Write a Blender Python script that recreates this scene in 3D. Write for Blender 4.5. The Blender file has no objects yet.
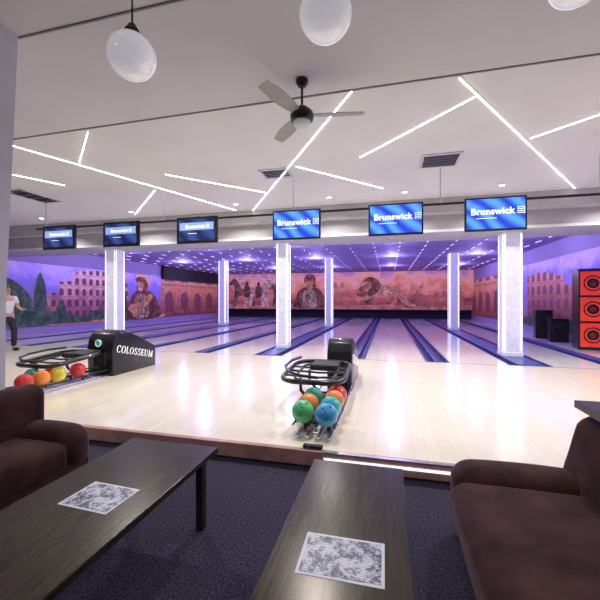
import bpy, bmesh, math, random
from mathutils import Vector, Matrix, Euler
random.seed(4)
PI = math.pi
SC = bpy.context.scene
COL = SC.collection
YAW = math.radians(14.1); F = 350.0; CH = 1.5
FW = Vector((-math.sin(YAW), math.cos(YAW), 0)); RT = Vector((math.cos(YAW), math.sin(YAW), 0))

def at(px, py, z):
    d = F*(CH-z)/(py-300.0)
    p = FW*d + RT*((px-300.0)/F*d)
    return Vector((p.x, p.y, z))

# ---------------------------------------------------------------- materials
def mat(name, col, rough=.5, metal=0., emi=None, es=0., var=.08, scale=12., bump=0., coat=0., sheen=0., spec=.5):
    m = bpy.data.materials.new(name); m.use_nodes = True
    nt = m.node_tree; N = nt.nodes; L = nt.links
    b = N['Principled BSDF']
    tc = N.new('ShaderNodeTexCoord'); nz = N.new('ShaderNodeTexNoise'); nz.inputs['Scale'].default_value = scale
    nz.inputs['Detail'].default_value = 4
    L.new(tc.outputs['Object'], nz.inputs['Vector'])
    cr = N.new('ShaderNodeValToRGB')
    a = [max(0, c*(1-var)) for c in col[:3]]+[1]; c2 = [min(1, c*(1+var)) for c in col[:3]]+[1]
    cr.color_ramp.elements[0].color = a; cr.color_ramp.elements[1].color = c2
    cr.color_ramp.elements[0].position = .3; cr.color_ramp.elements[1].position = .7
    L.new(nz.outputs['Fac'], cr.inputs['Fac']); L.new(cr.outputs['Color'], b.inputs['Base Color'])
    b.inputs['Roughness'].default_value = rough; b.inputs['Metallic'].default_value = metal
    b.inputs['Specular IOR Level'].default_value = spec
    b.inputs['Coat Weight'].default_value = coat; b.inputs['Coat Roughness'].default_value = .06
    b.inputs['Sheen Weight'].default_value = sheen
    if sheen: b.inputs['Sheen Roughness'].default_value = .35; b.inputs['Sheen Tint'].default_value = (.85, .60, .65, 1)
    if emi:
        b.inputs['Emission Color'].default_value = (*emi, 1); b.inputs['Emission Strength'].default_value = es
    if bump:
        bp = N.new('ShaderNodeBump'); bp.inputs['Strength'].default_value = bump; bp.inputs['Distance'].default_value = .01
        L.new(nz.outputs['Fac'], bp.inputs['Height']); L.new(bp.outputs['Normal'], b.inputs['Normal'])
    return m

def mat_boards(name, c1, c2, width, rough, coat=.15):
    m = bpy.data.materials.new(name); m.use_nodes = True
    nt = m.node_tree; N = nt.nodes; L = nt.links; b = N['Principled BSDF']
    tc = N.new('ShaderNodeTexCoord'); mp = N.new('ShaderNodeMapping')
    mp.inputs['Rotation'].default_value = (0, 0, PI/2)
    br = N.new('ShaderNodeTexBrick'); br.inputs['Scale'].default_value = 1
    br.inputs['Brick Width'].default_value = 2.4; br.inputs['Row Height'].default_value = width
    br.inputs['Mortar Size'].default_value = .0012; br.inputs['Mortar'].default_value = (c2[0]*.75, c2[1]*.7, c2[2]*.7, 1)
    br.inputs['Color1'].default_value = (*c1, 1); br.inputs['Color2'].default_value = (*c2, 1)
    L.new(tc.outputs['Object'], mp.inputs['Vector']); L.new(mp.outputs['Vector'], br.inputs['Vector'])
    L.new(br.outputs['Color'], b.inputs['Base Color'])
    nz = N.new('ShaderNodeTexNoise'); nz.inputs['Scale'].default_value = 2.5
    L.new(tc.outputs['Object'], nz.inputs['Vector'])
    mr = N.new('ShaderNodeMapRange'); mr.inputs['To Min'].default_value = rough*.7; mr.inputs['To Max'].default_value = rough*1.5
    L.new(nz.outputs['Fac'], mr.inputs['Value']); L.new(mr.outputs['Result'], b.inputs['Roughness'])
    b.inputs['Coat Weight'].default_value = coat; b.inputs['Coat Roughness'].default_value = .10
    return m

def mat_wood(name, dark, light, rough):
    m = bpy.data.materials.new(name); m.use_nodes = True
    nt = m.node_tree; N = nt.nodes; L = nt.links; b = N['Principled BSDF']
    tc = N.new('ShaderNodeTexCoord'); mp = N.new('ShaderNodeMapping'); mp.inputs['Scale'].default_value = (28, 1.3, 28)
    nz = N.new('ShaderNodeTexNoise'); nz.inputs['Scale'].default_value = 2.2; nz.inputs['Detail'].default_value = 6; nz.inputs['Roughness'].default_value = .65
    L.new(tc.outputs['Object'], mp.inputs['Vector']); L.new(mp.outputs[0], nz.inputs['Vector'])
    cr = N.new('ShaderNodeValToRGB'); e = cr.color_ramp.elements
    e[0].position = .35; e[0].color = (*dark, 1); e[1].position = .68; e[1].color = (*light, 1)
    L.new(nz.outputs['Fac'], cr.inputs['Fac']); L.new(cr.outputs['Color'], b.inputs['Base Color'])
    mr = N.new('ShaderNodeMapRange'); mr.inputs['To Min'].default_value = rough*.85; mr.inputs['To Max'].default_value = rough*1.2
    L.new(nz.outputs['Fac'], mr.inputs['Value']); L.new(mr.outputs['Result'], b.inputs['Roughness'])
    b.inputs['Specular IOR Level'].default_value = .3; b.inputs['Specular Tint'].default_value = (1, .86, .78, 1)
    return m

def mat_mural(name, stops, z0, z1, noise=.3, scale=.9, es=.5, arches=None, axis='Y'):
    """painterly vertical gradient; arches=(cell width, cell height, v0, arch colour, amount) paints rows of arches"""
    m = bpy.data.materials.new(name); m.use_nodes = True
    nt = m.node_tree; N = nt.nodes; L = nt.links; b = N['Principled BSDF']
    def math_(op, a, c=None, d=None):
        n = N.new('ShaderNodeMath'); n.operation = op
        for i, v in enumerate((a, c, d)):
            if v is None: continue
            if isinstance(v, (int, float)): n.inputs[i].default_value = v
            else: L.new(v, n.inputs[i])
        return n.outputs[0]
    tc = N.new('ShaderNodeTexCoord'); sp = N.new('ShaderNodeSeparateXYZ'); L.new(tc.outputs['Object'], sp.inputs[0])
    mr = N.new('ShaderNodeMapRange'); mr.inputs['From Min'].default_value = z0; mr.inputs['From Max'].default_value = z1
    L.new(sp.outputs['Z'], mr.inputs['Value'])
    nz = N.new('ShaderNodeTexNoise'); nz.inputs['Scale'].default_value = scale; nz.inputs['Detail'].default_value = 9; nz.inputs['Roughness'].default_value = .66; nz.inputs['Distortion'].default_value = .6
    L.new(tc.outputs['Object'], nz.inputs['Vector'])
    t = math_('ADD', mr.outputs['Result'], math_('MULTIPLY_ADD', nz.outputs['Fac'], noise*3, -noise*1.5))
    cr = N.new('ShaderNodeValToRGB'); e = cr.color_ramp.elements
    while len(e) < len(stops): e.new(.5)
    for i, (p, c) in enumerate(stops): e[i].position = p; e[i].color = (*c, 1)
    L.new(t, cr.inputs['Fac']); src = cr.outputs['Color']
    if arches:
        cw, chh, v0, col, amt = arches
        U = sp.outputs['X'] if axis == 'X' else sp.outputs['Y']
        n2 = N.new('ShaderNodeTexNoise'); n2.inputs['Scale'].default_value = 3; L.new(tc.outputs['Object'], n2.inputs['Vector'])
        wob = math_('MULTIPLY_ADD', n2.outputs['Fac'], .10, -.05)
        fu = math_('SUBTRACT', math_('FRACT', math_('ADD', math_('DIVIDE', U, cw), wob)), .5)
        fv = math_('FRACT', math_('ADD', math_('DIVIDE', math_('SUBTRACT', sp.outputs['Z'], v0), chh), wob))
        au = math_('ABSOLUTE', fu)
        box_ = math_('MULTIPLY', math_('LESS_THAN', au, .27), math_('MULTIPLY', math_('LESS_THAN', fv, .5), math_('GREATER_THAN', fv, .08)))
        k = cw/chh
        dv = math_('DIVIDE', math_('SUBTRACT', fv, .5), k)
        dd = math_('SQRT', math_('ADD', math_('MULTIPLY', fu, fu), math_('MULTIPLY', dv, dv)))
        cir = math_('MULTIPLY', math_('LESS_THAN', dd, .27), math_('GREATER_THAN', fv, .49))
        cor = math_('MULTIPLY', math_('GREATER_THAN', fv, .93), .5)
        msk = math_('MULTIPLY', math_('MINIMUM', math_('ADD', math_('ADD', box_, cir), cor), 1), amt)
        mx = N.new('ShaderNodeMix'); mx.data_type = 'RGBA'; L.new(msk, mx.inputs[0]); L.new(src, mx.inputs[6]); mx.inputs[7].default_value = (*col, 1)
        src = mx.outputs[2]
    L.new(src, b.inputs['Base Color']); L.new(src, b.inputs['Emission Color']); b.inputs['Emission Strength'].default_value = es  # emission puts a blacklight glow into the mural colour
    b.inputs['Roughness'].default_value = .6
    return m

def mat_paint(name, c0, c1, c2, scale=3., es=.3):
    m = bpy.data.materials.new(name); m.use_nodes = True
    nt = m.node_tree; N = nt.nodes; L = nt.links; b = N['Principled BSDF']
    tc = N.new('ShaderNodeTexCoord')
    nz = N.new('ShaderNodeTexNoise'); nz.inputs['Scale'].default_value = scale; nz.inputs['Detail'].default_value = 8; nz.inputs['Roughness'].default_value = .65; nz.inputs['Distortion'].default_value = 1.2
    L.new(tc.outputs['Object'], nz.inputs['Vector'])
    cr = N.new('ShaderNodeValToRGB'); e = cr.color_ramp.elements; e.new(.5)
    for i, (p, c) in enumerate(((.36, c0), (.5, c1), (.64, c2))): e[i].position = p; e[i].color = (*c, 1)
    L.new(nz.outputs['Fac'], cr.inputs['Fac']); L.new(cr.outputs['Color'], b.inputs['Base Color']); L.new(cr.outputs['Color'], b.inputs['Emission Color'])
    b.inputs['Emission Strength'].default_value = es; b.inputs['Roughness'].default_value = .6  # painted shapes emit their own colour, imitating blacklight glow
    return m

def mat_paper():
    m = bpy.data.materials.new('printed_paper'); m.use_nodes = True
    nt = m.node_tree; N = nt.nodes; L = nt.links; b = N['Principled BSDF']
    tc = N.new('ShaderNodeTexCoord')
    nz = N.new('ShaderNodeTexNoise'); nz.inputs['Scale'].default_value = 16; nz.inputs['Detail'].default_value = 10; nz.inputs['Roughness'].default_value = .8
    L.new(tc.outputs['Object'], nz.inputs['Vector'])
    cr = N.new('ShaderNodeValToRGB'); e = cr.color_ramp.elements
    e[0].position = .46; e[0].color = (.05, .06, .13, 1); e[1].position = .53; e[1].color = (.66, .68, .76, 1)
    L.new(nz.outputs['Fac'], cr.inputs['Fac'])
    wv = N.new('ShaderNodeTexWave'); wv.bands_direction = 'Y'; wv.inputs['Scale'].default_value = 28; wv.inputs['Distortion'].default_value = 1.5; wv.inputs['Detail Scale'].default_value = 8
    L.new(tc.outputs['Object'], wv.inputs['Vector'])
    c2 = N.new('ShaderNodeValToRGB'); c2.color_ramp.elements[0].position = .1; c2.color_ramp.elements[0].color = (.5, .5, .58, 1); c2.color_ramp.elements[1].position = .4; c2.color_ramp.elements[1].color = (1, 1, 1, 1)
    L.new(wv.outputs['Fac'], c2.inputs['Fac'])
    mx = N.new('ShaderNodeMix'); mx.data_type = 'RGBA'; mx.blend_type = 'MULTIPLY'; mx.inputs[0].default_value = 1
    L.new(cr.outputs['Color'], mx.inputs[6]); L.new(c2.outputs['Color'], mx.inputs[7])
    L.new(mx.outputs[2], b.inputs['Base Color']); b.inputs['Roughness'].default_value = .4
    return m

def mat_ledc():
    m = bpy.data.materials.new('column_led'); m.use_nodes = True
    nt = m.node_tree; N = nt.nodes; L = nt.links; b = N['Principled BSDF']
    tc = N.new('ShaderNodeTexCoord'); sp = N.new('ShaderNodeSeparateXYZ'); L.new(tc.outputs['Object'], sp.inputs[0])
    a = N.new('ShaderNodeMath'); a.operation = 'MULTIPLY'; a.inputs[1].default_value = 14; L.new(sp.outputs['Z'], a.inputs[0])
    f = N.new('ShaderNodeMath'); f.operation = 'PINGPONG'; f.inputs[1].default_value = 1; L.new(a.outputs[0], f.inputs[0])
    mr = N.new('ShaderNodeMapRange'); mr.inputs['To Min'].default_value = 1.0; mr.inputs['To Max'].default_value = 2.4
    L.new(f.outputs[0], mr.inputs['Value']); L.new(mr.outputs['Result'], b.inputs['Emission Strength'])
    b.inputs['Emission Color'].default_value = (.86, .90, 1, 1); b.inputs['Base Color'].default_value = (.8, .8, .9, 1)
    return m

M = {}
M['carpet'] = mat('carpet', (.046, .040, .070), .95, var=.8, scale=75, bump=.6, spec=.15)
M['approach'] = mat_boards('approach_boards', (.92, .85, .70), (.87, .80, .66), .028*4, .12, .25)
M['lane'] = mat_boards('lane_boards', (.91, .87, .82), (.85, .81, .77), .028*3, .10, .25)
M['white'] = mat('ceiling_paint', (.73, .715, .74), .8, var=.03, scale=1.5)
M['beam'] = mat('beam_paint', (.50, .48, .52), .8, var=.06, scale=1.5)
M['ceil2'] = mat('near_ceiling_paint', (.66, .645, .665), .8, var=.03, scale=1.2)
M['painted_shade'] = mat('ceiling_painted_shade', (.26, .25, .27), .8)  # dark colour standing in for shade along the ceiling steps
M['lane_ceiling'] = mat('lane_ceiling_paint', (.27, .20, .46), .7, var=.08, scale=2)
M['wall'] = mat('wall_paint', (.42, .33, .58), .8, var=.05, scale=2)
M['column_wall'] = mat('column_wall', (.66, .66, .72), .7, var=.05, scale=4)
M['dark'] = mat('dark_pit', (.02, .02, .05), .8)
M['fascia'] = mat('fascia_wood', (.44, .24, .19), .35, var=.25, scale=6)
M['alu'] = mat('aluminium', (.7, .7, .74), .3, 1., var=.05)
M['riser_glint'] = mat('riser_reflection', (.9, .9, 1), .4, emi=(.85, .88, 1), es=1.2, var=0)  # emission imitates light reflected off the riser
M['black'] = mat('black_plastic', (.008, .008, .010), .3, var=.3, coat=.2)
M['blackm'] = mat('black_matte', (.012, .012, .014), .6, var=.2)
M['navy'] = mat('steel_blue_gutter', (.018, .036, .17), .32, var=.25, scale=3)
M['navy2'] = mat('divider_cap', (.045, .075, .28), .3, var=.15, scale=3)
M['gedge'] = mat('gutter_edge', (.40, .43, .62), .3, var=.1)
M['led'] = mat('led_strip', (1, 1, 1), .5, emi=(.93, 1., .82), es=13.0, var=0)
M['led2'] = mat('lane_tube_light', (1, 1, 1), .5, emi=(.80, .68, 1.), es=1.1, var=0)
M['ledc'] = mat_ledc()
M['column'] = mat('column_panel', (.66, .64, .78), .4, emi=(.68, .68, .95), es=.22, var=.10, scale=9)
M['globe'] = mat('opal_glass', (.82, .82, .84), .06, emi=(1, .99, 1), es=.32, var=.03, coat=1.)
M['wenge'] = mat_wood('dark_table_wood', (.015, .010, .008), (.048, .032, .025), .24)
M['sofa'] = mat('dark_brown_velvet', (.046, .019, .019), .9, var=.5, scale=6, bump=.12, sheen=.24, spec=.15)
M['chrome'] = mat('chrome', (.8, .8, .82), .15, 1., var=.02)
M['txt'] = mat('white_lettering', (.9, .9, .92), .5, emi=(1, 1, 1), es=.9, var=0)
M['txtdim'] = mat('pale_blue_lettering', (.6, .65, .8), .5, emi=(.7, .8, 1), es=.55, var=0)
M['band'] = mat('pale_screen_band', (.3, .4, .6), .4, emi=(.30, .45, .85), es=.7, var=.1)
M['txtg'] = mat('bright_white_lettering', (.90, .90, .92), .5, emi=(1, 1, 1), es=.35, var=0)
M['red'] = mat('red_front', (.60, .03, .02), .4, emi=(1, .06, .03), es=.40, var=.3, scale=6)
M['reddk'] = mat('dark_red_dome', (.12, .015, .015), .45, emi=(1, .08, .05), es=.04, var=.4, scale=9)
M['frost'] = mat('frosted_bowl', (.5, .5, .5), .3, emi=(1, 1, 1), es=.15)
M['blade'] = mat('fan_blade', (.40, .39, .39), .5, var=.1)
M['skin'] = mat('skin', (.50, .31, .24), .55, var=.06)
M['shirt'] = mat('white_shirt', (.62, .62, .68), .8, var=.05)
M['trousers'] = mat('dark_trousers', (.02, .02, .035), .8)
M['hair'] = mat('black_hair', (.012, .01, .01), .5, var=.4, scale=40)
M['lips'] = mat('lips', (.35, .1, .09))
M['green_emblem'] = mat('emblem_green', (.08, .46, .28), .4, emi=(.1, .7, .4), es=.25)
M['paper'] = mat_paper()
M['paperw'] = mat('paper_border', (.72, .72, .78), .5, var=.03)
M['lamp'] = mat('downlight_glow', (1, 1, 1), .5, emi=(1, .97, .92), es=14, var=0)

def mat_screen(name, c0, c1, es, sc=.9):
    m = bpy.data.materials.new(name); m.use_nodes = True
    nt = m.node_tree; N = nt.nodes; L = nt.links; b = N['Principled BSDF']
    tc = N.new('ShaderNodeTexCoord'); wv = N.new('ShaderNodeTexWave'); wv.inputs['Scale'].default_value = sc; wv.inputs['Distortion'].default_value = 4; wv.inputs['Detail'].default_value = 2
    mp = N.new('ShaderNodeMapping'); mp.inputs['Rotation'].default_value = (0, .9, 0)
    L.new(tc.outputs['Object'], mp.inputs['Vector']); L.new(mp.outputs[0], wv.inputs['Vector'])
    cr = N.new('ShaderNodeValToRGB'); e = cr.color_ramp.elements
    e[0].color = (*c0, 1); e[1].color = (*c1, 1)
    L.new(wv.outputs['Fac'], cr.inputs['Fac']); L.new(cr.outputs['Color'], b.inputs['Emission Color'])
    b.inputs['Base Color'].default_value = (.02, .02, .05, 1); b.inputs['Emission Strength'].default_value = es; b.inputs['Roughness'].default_value = .15
    return m
M['screen'] = mat_screen('blue_screen', (.012, .05, .66), (.10, .38, 1.0), 1.2, 1.3)
M['screen_dim'] = mat_screen('dim_blue_screen', (.006, .010, .08), (.04, .10, .38), .85)

# ---------------------------------------------------------------- mesh helpers
def nb(): return bmesh.new()
def bx(bm, x0, x1, y0, y1, z0, z1, bev=0., seg=2):
    r = bmesh.ops.create_cube(bm, size=1.0); vs = r['verts']
    for v in vs:
        v.co = Vector(((x0+x1)/2+v.co.x*(x1-x0), (y0+y1)/2+v.co.y*(y1-y0), (z0+z1)/2+v.co.z*(z1-z0)))
    if bev:
        es = list({e for v in vs for e in v.link_edges})
        bmesh.ops.bevel(bm, geom=es, offset=bev, segments=seg, profile=.5, affect='EDGES')
def prism(bm, pts, d):
    a = [bm.verts.new(p) for p in pts]; b = [bm.verts.new(Vector(p)+Vector(d)) for p in pts]
    n = len(a)
    bm.faces.new(a); bm.faces.new(b[::-1])
    for i in range(n): bm.faces.new((a[i], b[i], b[(i+1) % n], a[(i+1) % n]))
def cyl(bm, p, q, r, r2=None, n=16):
    p = Vector(p); q = Vector(q); d = q-p; r2 = r if r2 is None else r2
    rot = d.to_track_quat('Z', 'Y').to_matrix().to_4x4()
    bmesh.ops.create_cone(bm, cap_ends=True, segments=n, radius1=r, radius2=r2, depth=d.length, matrix=Matrix.Translation((p+q)/2) @ rot)
def tube(bm, pts, r, n=10, closed=False):
    pts = [Vector(p) for p in pts]; N_ = len(pts); rings = []; up = Vector((0, 0, 1))
    for i, p in enumerate(pts):
        a = pts[(i-1) % N_] if (closed or i > 0) else p; b = pts[(i+1) % N_] if (closed or i < N_-1) else p
        t = (b-a).normalized(); s = t.cross(up)
        if s.length < .05: s = t.cross(Vector((1, 0, 0)))
        s.normalize(); u = s.cross(t)
        rings.append([bm.verts.new(p+(s*math.cos(2*PI*k/n)+u*math.sin(2*PI*k/n))*r) for k in range(n)])
    m = N_ if closed else N_-1
    for i in range(m):
        A = rings[i]; B = rings[(i+1) % N_]
        for k in range(n): bm.faces.new((A[k], A[(k+1) % n], B[(k+1) % n], B[k]))
    if not closed: bm.faces.new(rings[0][::-1]); bm.faces.new(rings[-1])
def sph(bm, c, r, u=28, v=16, s=(1, 1, 1)):
    bmesh.ops.create_uvsphere(bm, u_segments=u, v_segments=v, radius=r, matrix=Matrix.Translation(c) @ Matrix.Diagonal((*s, 1)))
def lathe(bm, prof, c=(0, 0, 0), n=32):
    rings = [[bm.verts.new((c[0]+r*math.cos(2*PI*k/n), c[1]+r*math.sin(2*PI*k/n), c[2]+z)) for k in range(n)] for r, z in prof]
    for A, B in zip(rings, rings[1:]):
        for k in range(n): bm.faces.new((A[k], A[(k+1) % n], B[(k+1) % n], B[k]))
    bm.faces.new(rings[0][::-1]); bm.faces.new(rings[-1])
def build(name, bm, m, parent=None, smooth=False, label=None):
    bmesh.ops.recalc_face_normals(bm, faces=bm.faces)
    me = bpy.data.meshes.new(name); bm.to_mesh(me); bm.free(); me.materials.append(m)
    if smooth:
        for p in me.polygons: p.use_smooth = True
    o = bpy.data.objects.new(name, me); COL.objects.link(o)
    if parent: o.parent = parent
    if label: o['label'] = label
    return o
def smooth_angle(o, ang=40):
    me = o.data
    for p in me.polygons: p.use_smooth = True
    bm = bmesh.new(); bm.from_mesh(me)
    for e in bm.edges:
        if len(e.link_faces) == 2 and e.calc_face_angle() > math.radians(ang): e.smooth = False
    bm.to_mesh(me); bm.free()
def tag(o, label, cat, group=None):
    o['label'] = label; o['category'] = cat
    if group: o['group'] = group
    return o
def thing(name, loc, label, cat, group=None, rz=0):
    o = bpy.data.objects.new(name, None); COL.objects.link(o); o.location = loc; o.rotation_euler = (0, 0, rz); o.empty_display_size = .1
    return tag(o, label, cat, group)
def struct(name, bm, m, parent=None, smooth=False):
    o = build(name, bm, m, parent, smooth)
    if not parent: o['kind'] = 'structure'
    return o
def dup(root, loc, label, rz=None, group=None):
    r = root.copy(); COL.objects.link(r); r.location = loc; r['label'] = label
    if rz is not None: r.rotation_euler = (0, 0, rz)
    if group: r['group'] = group
    for ch in list(root.children):
        c = ch.copy(); COL.objects.link(c); c.parent = r
        for g in list(ch.children):
            d = g.copy(); COL.objects.link(d); d.parent = c
    return r
def text_mesh(body, size, ext=.002, bold=.018):
    cu = bpy.data.curves.new('lettering', 'FONT'); cu.body = body; cu.size = size; cu.extrude = ext; cu.align_x = 'CENTER'; cu.align_y = 'CENTER'; cu.offset = size*bold; cu.space_character = 1.06
    to = bpy.data.objects.new('lettering_source', cu); COL.objects.link(to)
    bpy.context.view_layer.update()
    dg = bpy.context.evaluated_depsgraph_get()
    me = bpy.data.meshes.new_from_object(to.evaluated_get(dg))
    bpy.data.objects.remove(to); bpy.data.curves.remove(cu)
    return me
def serif_word(word, h, ext=.002):
    """capitals with thick and thin strokes and slab serifs, built stroke by stroke; word centred on origin in the xy plane"""
    bm = nb(); T = .17; t_ = .085; S = .05
    def bar(x0, y0, x1, y1): prism(bm, [Vector((x0, y0, 0)), Vector((x1, y0, 0)), Vector((x1, y1, 0)), Vector((x0, y1, 0))], (0, 0, ext/h))
    def para(xa, ya, xb, yb, w): prism(bm, [Vector((xa-w/2, ya, 0)), Vector((xa+w/2, ya, 0)), Vector((xb+w/2, yb, 0)), Vector((xb-w/2, yb, 0))], (0, 0, ext/h))
    def arc(cx, cy, rx, ry, a0, a1, thick):
        n = 16
        for k in range(n):
            A = a0+(a1-a0)*k/n; B = a0+(a1-a0)*(k+1)/n
            def P(a, i):
                w = thick(a)
                return Vector((cx+(rx-(w if i else 0))*math.cos(a), cy+(ry-(w*.8 if i else 0))*math.sin(a), 0))
            prism(bm, [P(A, 0), P(B, 0), P(B, 1), P(A, 1)], (0, 0, ext/h))
    wv = lambda a: t_*.9+(T-t_*.8)*abs(math.cos(a))**1.5
    X = 0; gap = .13
    for ch in word:
        if ch == 'O': arc(X+.42, .5, .42, .52, 0, 2*PI, wv); X += .84
        elif ch == 'C': arc(X+.42, .5, .42, .52, PI*.22, PI*1.78, wv); bar(X+.68, .70, X+.74, .98); X += .78
        elif ch == 'L': bar(X+.06, 0, X+.06+T, 1); bar(X, 0, X+.58, S+.04); bar(X, 1-S, X+.30, 1); bar(X+.52, 0, X+.58, .25); X += .60
        elif ch == 'E':
            bar(X+.06, 0, X+.06+T, 1); bar(X, 0, X+.60, S+.04); bar(X, 1-S-.04, X+.58, 1); bar(X+.2, .46, X+.45, .46+S+.03); bar(X+.54, 0, X+.60, .22); bar(X+.52, .80, X+.58, 1); bar(X+.42, .40, X+.47, .62); X += .62
        elif ch == 'U':
            bar(X+.06, .35, X+.06+T, 1); bar(X+.62, .35, X+.62+t_, 1); bar(X, 1-S, X+.30, 1); bar(X+.54, 1-S, X+.80, 1); arc(X+.385, .36, .325, .38, PI, 2*PI, lambda a: t_+(.085 if a < PI*1.5 else 0)*abs(math.cos(a))); X += .82
        elif ch == 'M':
            para(X+.10, 0, X+.14, 1, t_); para(X+.50, 0, X+.16, 1, T); para(X+.50, 0, X+.86, 1, t_); bar(X+.80, 0, X+.80+T, 1); bar(X, 0, X+.24, S); bar(X+.04, 1-S, X+.22, 1); bar(X+.72, 0, X+1.04, S); bar(X+.80, 1-S, X+1.02, 1); X += 1.05
        elif ch == 'S':
            arc(X+.32, .745, .27, .275, PI*.15, PI*1.5, lambda a: t_*1.1+.05*max(0, -math.cos(a))); arc(X+.32, .26, .29, .28, -PI*.85, PI*.5, lambda a: t_*1.1+.05*max(0, math.cos(a)))
            bar(X+.52, .72, X+.57, .98); bar(X+.03, .02, X+.08, .30); X += .64
        X += gap
    W = X-gap
    for v in bm.verts: v.co = Vector(((v.co.x-W/2)*h, (v.co.y-.5)*h, v.co.z*h))
    me = bpy.data.meshes.new('lettering'); bm.to_mesh(me); bm.free()
    return me
def lettering(me, m, loc, rot, parent):
    if not me.materials: me.materials.append(m)
    else: me.materials[0] = m
    o = bpy.data.objects.new('lettering', me); COL.objects.link(o); o.location = loc; o.rotation_euler = rot; o.parent = parent
    return o
ORD = ['first', 'second', 'third', 'fourth', 'fifth', 'sixth', 'seventh', 'eighth', 'ninth', 'tenth', 'eleventh', 'twelfth']

# ---------------------------------------------------------------- room
PZ = .15; PY = 3.06; FOUL = 8.1; END = 26.4; XL, XR = -13.5, 5.8
NC = 3.78; MC = 3.84; LC = 3.6; NEAR = -2.5
b = nb(); bx(b, XL, XR, NEAR, PY, -.1, 0); struct('floor', b, M['carpet'])
b = nb(); bx(b, XL, XR, PY+.05, FOUL, -.1, PZ); struct('floor_approach', b, M['approach'])
b = nb(); bx(b, XL, XR, PY-.01, PY+.05, .02, PZ+.002, .004); struct('trim_1', b, M['fascia'])
b = nb(); bx(b, XL, XR, PY, PY+.05, 0, .02); struct('trim_2', b, M['blackm'])
b = nb(); bx(b, -.55, XR, PY-.022, PY+.02, PZ+.002, PZ+.008); struct('trim_3', b, M['alu'])
b = nb(); bx(b, -.55, .95, PY-.022, PY-.011, .085, .105); struct('riser_glint_strip', b, M['riser_glint'])  # glowing strip in place of light reflections along the riser
b = nb(); bx(b, XL, XR, FOUL, 27.4, -.1, .02); struct('floor_under_lanes', b, M['dark'])
b = nb(); bx(b, XL-.1, XL, NEAR, 27.4, 0, 4.2); struct('wall_left', b, M['wall'])
b = nb(); bx(b, XR, XR+.1, NEAR, 27.4, 0, 4.2); struct('wall_right', b, M['wall'])
b = nb(); bx(b, XL, XR, 27.3, 27.4, 0, 4.2); struct('wall_back', b, M['dark'])
b = nb(); bx(b, XL, XR, NEAR-.1, NEAR, 0, 4.2); struct('wall_front', b, M['wall'])
b = nb(); bx(b, XL, XR, 3.83, 8.8, MC, 4.2); struct('ceiling', b, M['white'])
b = nb(); bx(b, XL, XR, 2.30, 3.81, NC, 4.2); struct('ceiling_step', b, M['ceil2'])
b = nb(); bx(b, XL, XR, 3.81, 3.83, NC-.010, 4.2); struct('step_shade_strip', b, M['painted_shade'])  # dark strip drawn as the shadow line on the step lip
b = nb(); bx(b, XL, XR, NEAR, 2.29, NC-.06, 4.2); struct('ceiling_near', b, M['ceil2'])
b = nb(); bx(b, XL, XR, 2.285, 2.30, NC-.070, 4.2); struct('near_step_shade_strip', b, M['painted_shade'])  # same painted shadow line at the nearer ceiling step
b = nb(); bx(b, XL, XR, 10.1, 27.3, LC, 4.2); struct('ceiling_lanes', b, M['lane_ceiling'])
b = nb(); bx(b, XL, XR, 8.8, 10.1, 3.10, 4.2); struct('ceiling_beam', b, M['beam'])
b = nb(); bx(b, XL, XR, 8.55, 8.8, 3.50, 3.84, .01); struct('trim_4', b, M['beam'])
b = nb(); bx(b, XL, XR, 8.79-.03, 8.79, 3.10, 3.16); struct('trim_5', b, M['white'])
b = nb()
lv = [(0, -3.17), (1.5, -3.155), (3.72, -3.02)]
rings = [[b.verts.new(c) for c in ((x, 1.6, z), (x, 2.28, z), (-4.2, 2.28, z), (-4.2, 1.6, z))] for z, x in lv]
for A, B in zip(rings, rings[1:]):
    for k in range(4): b.faces.new((A[k], A[(k+1) % 4], B[(k+1) % 4], B[k]))
b.faces.new(rings[0][::-1]); b.faces.new(rings[-1]); struct('wall_column', b, M['column_wall'])
b = nb(); bx(b, XL, XR, FOUL-.05, FOUL-.03, PZ, PZ+.002); struct('trim_6', b, M['navy2'])

# ---------------------------------------------------------------- lanes and gutters
SX = [-12.3, -10.4, -8.5, -6.6, -4.65, -2.85, -.75, 1.05, 2.85, 4.55]
CW = {2: .24, 5: .20, 8: .25}
def hw(i): return CW[i]+.18 if i in CW else .26
for i, x in enumerate(SX):
    t = thing('lane_gutter', (x, FOUL, .02), 'dark steel blue gutter pair with centre cap, %s from the left among the lane gutters' % ORD[i], 'gutter', 'gutters between the lanes')
    c0 = CW.get(i, .06); H_ = hw(i)
    for s in (-1, 1):
        prof = [Vector((s*c0, 0, .10))]
        w_ = (H_-.022-c0)
        for k in range(9):
            a = PI*k/8; prof.append(Vector((s*(c0+w_/2-(w_/2-.01)*math.cos(a)), 0, .110-.090*math.sin(a))))
        prof += [Vector((s*(H_-.022), 0, .110)), Vector((s*(H_-.022), 0, .0)), Vector((s*c0, 0, 0))]
        g = nb(); prism(g, prof, (0, END-FOUL, 0)); build('gutter', g, M['navy'], t)
        g = nb(); bx(g, min(s*(H_-.022), s*H_), max(s*(H_-.022), s*H_), 0, END-FOUL, 0, .133); build('edge_strip', g, M['gedge'], t)
    g = nb(); bx(g, -c0+.002, c0-.002, 0, END-FOUL, 0, .15, .01); build('divider_cap', g, M['navy2'], t)
for i in range(len(SX)-1):
    x0, x1 = SX[i]+hw(i), SX[i+1]-hw(i+1)
    b = nb(); bx(b, x0+.003, x1-.003, FOUL, END, .02, PZ)
    tag(build('bowling_lane', b, M['lane']), 'pale glossy bowling lane, %s lane from the left wall' % ORD[i], 'bowling lane', 'bowling lanes')
b = nb(); bx(b, XL, SX[0]-hw(0), FOUL, 27, .02, PZ); struct('floor_side', b, M['lane'])
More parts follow.
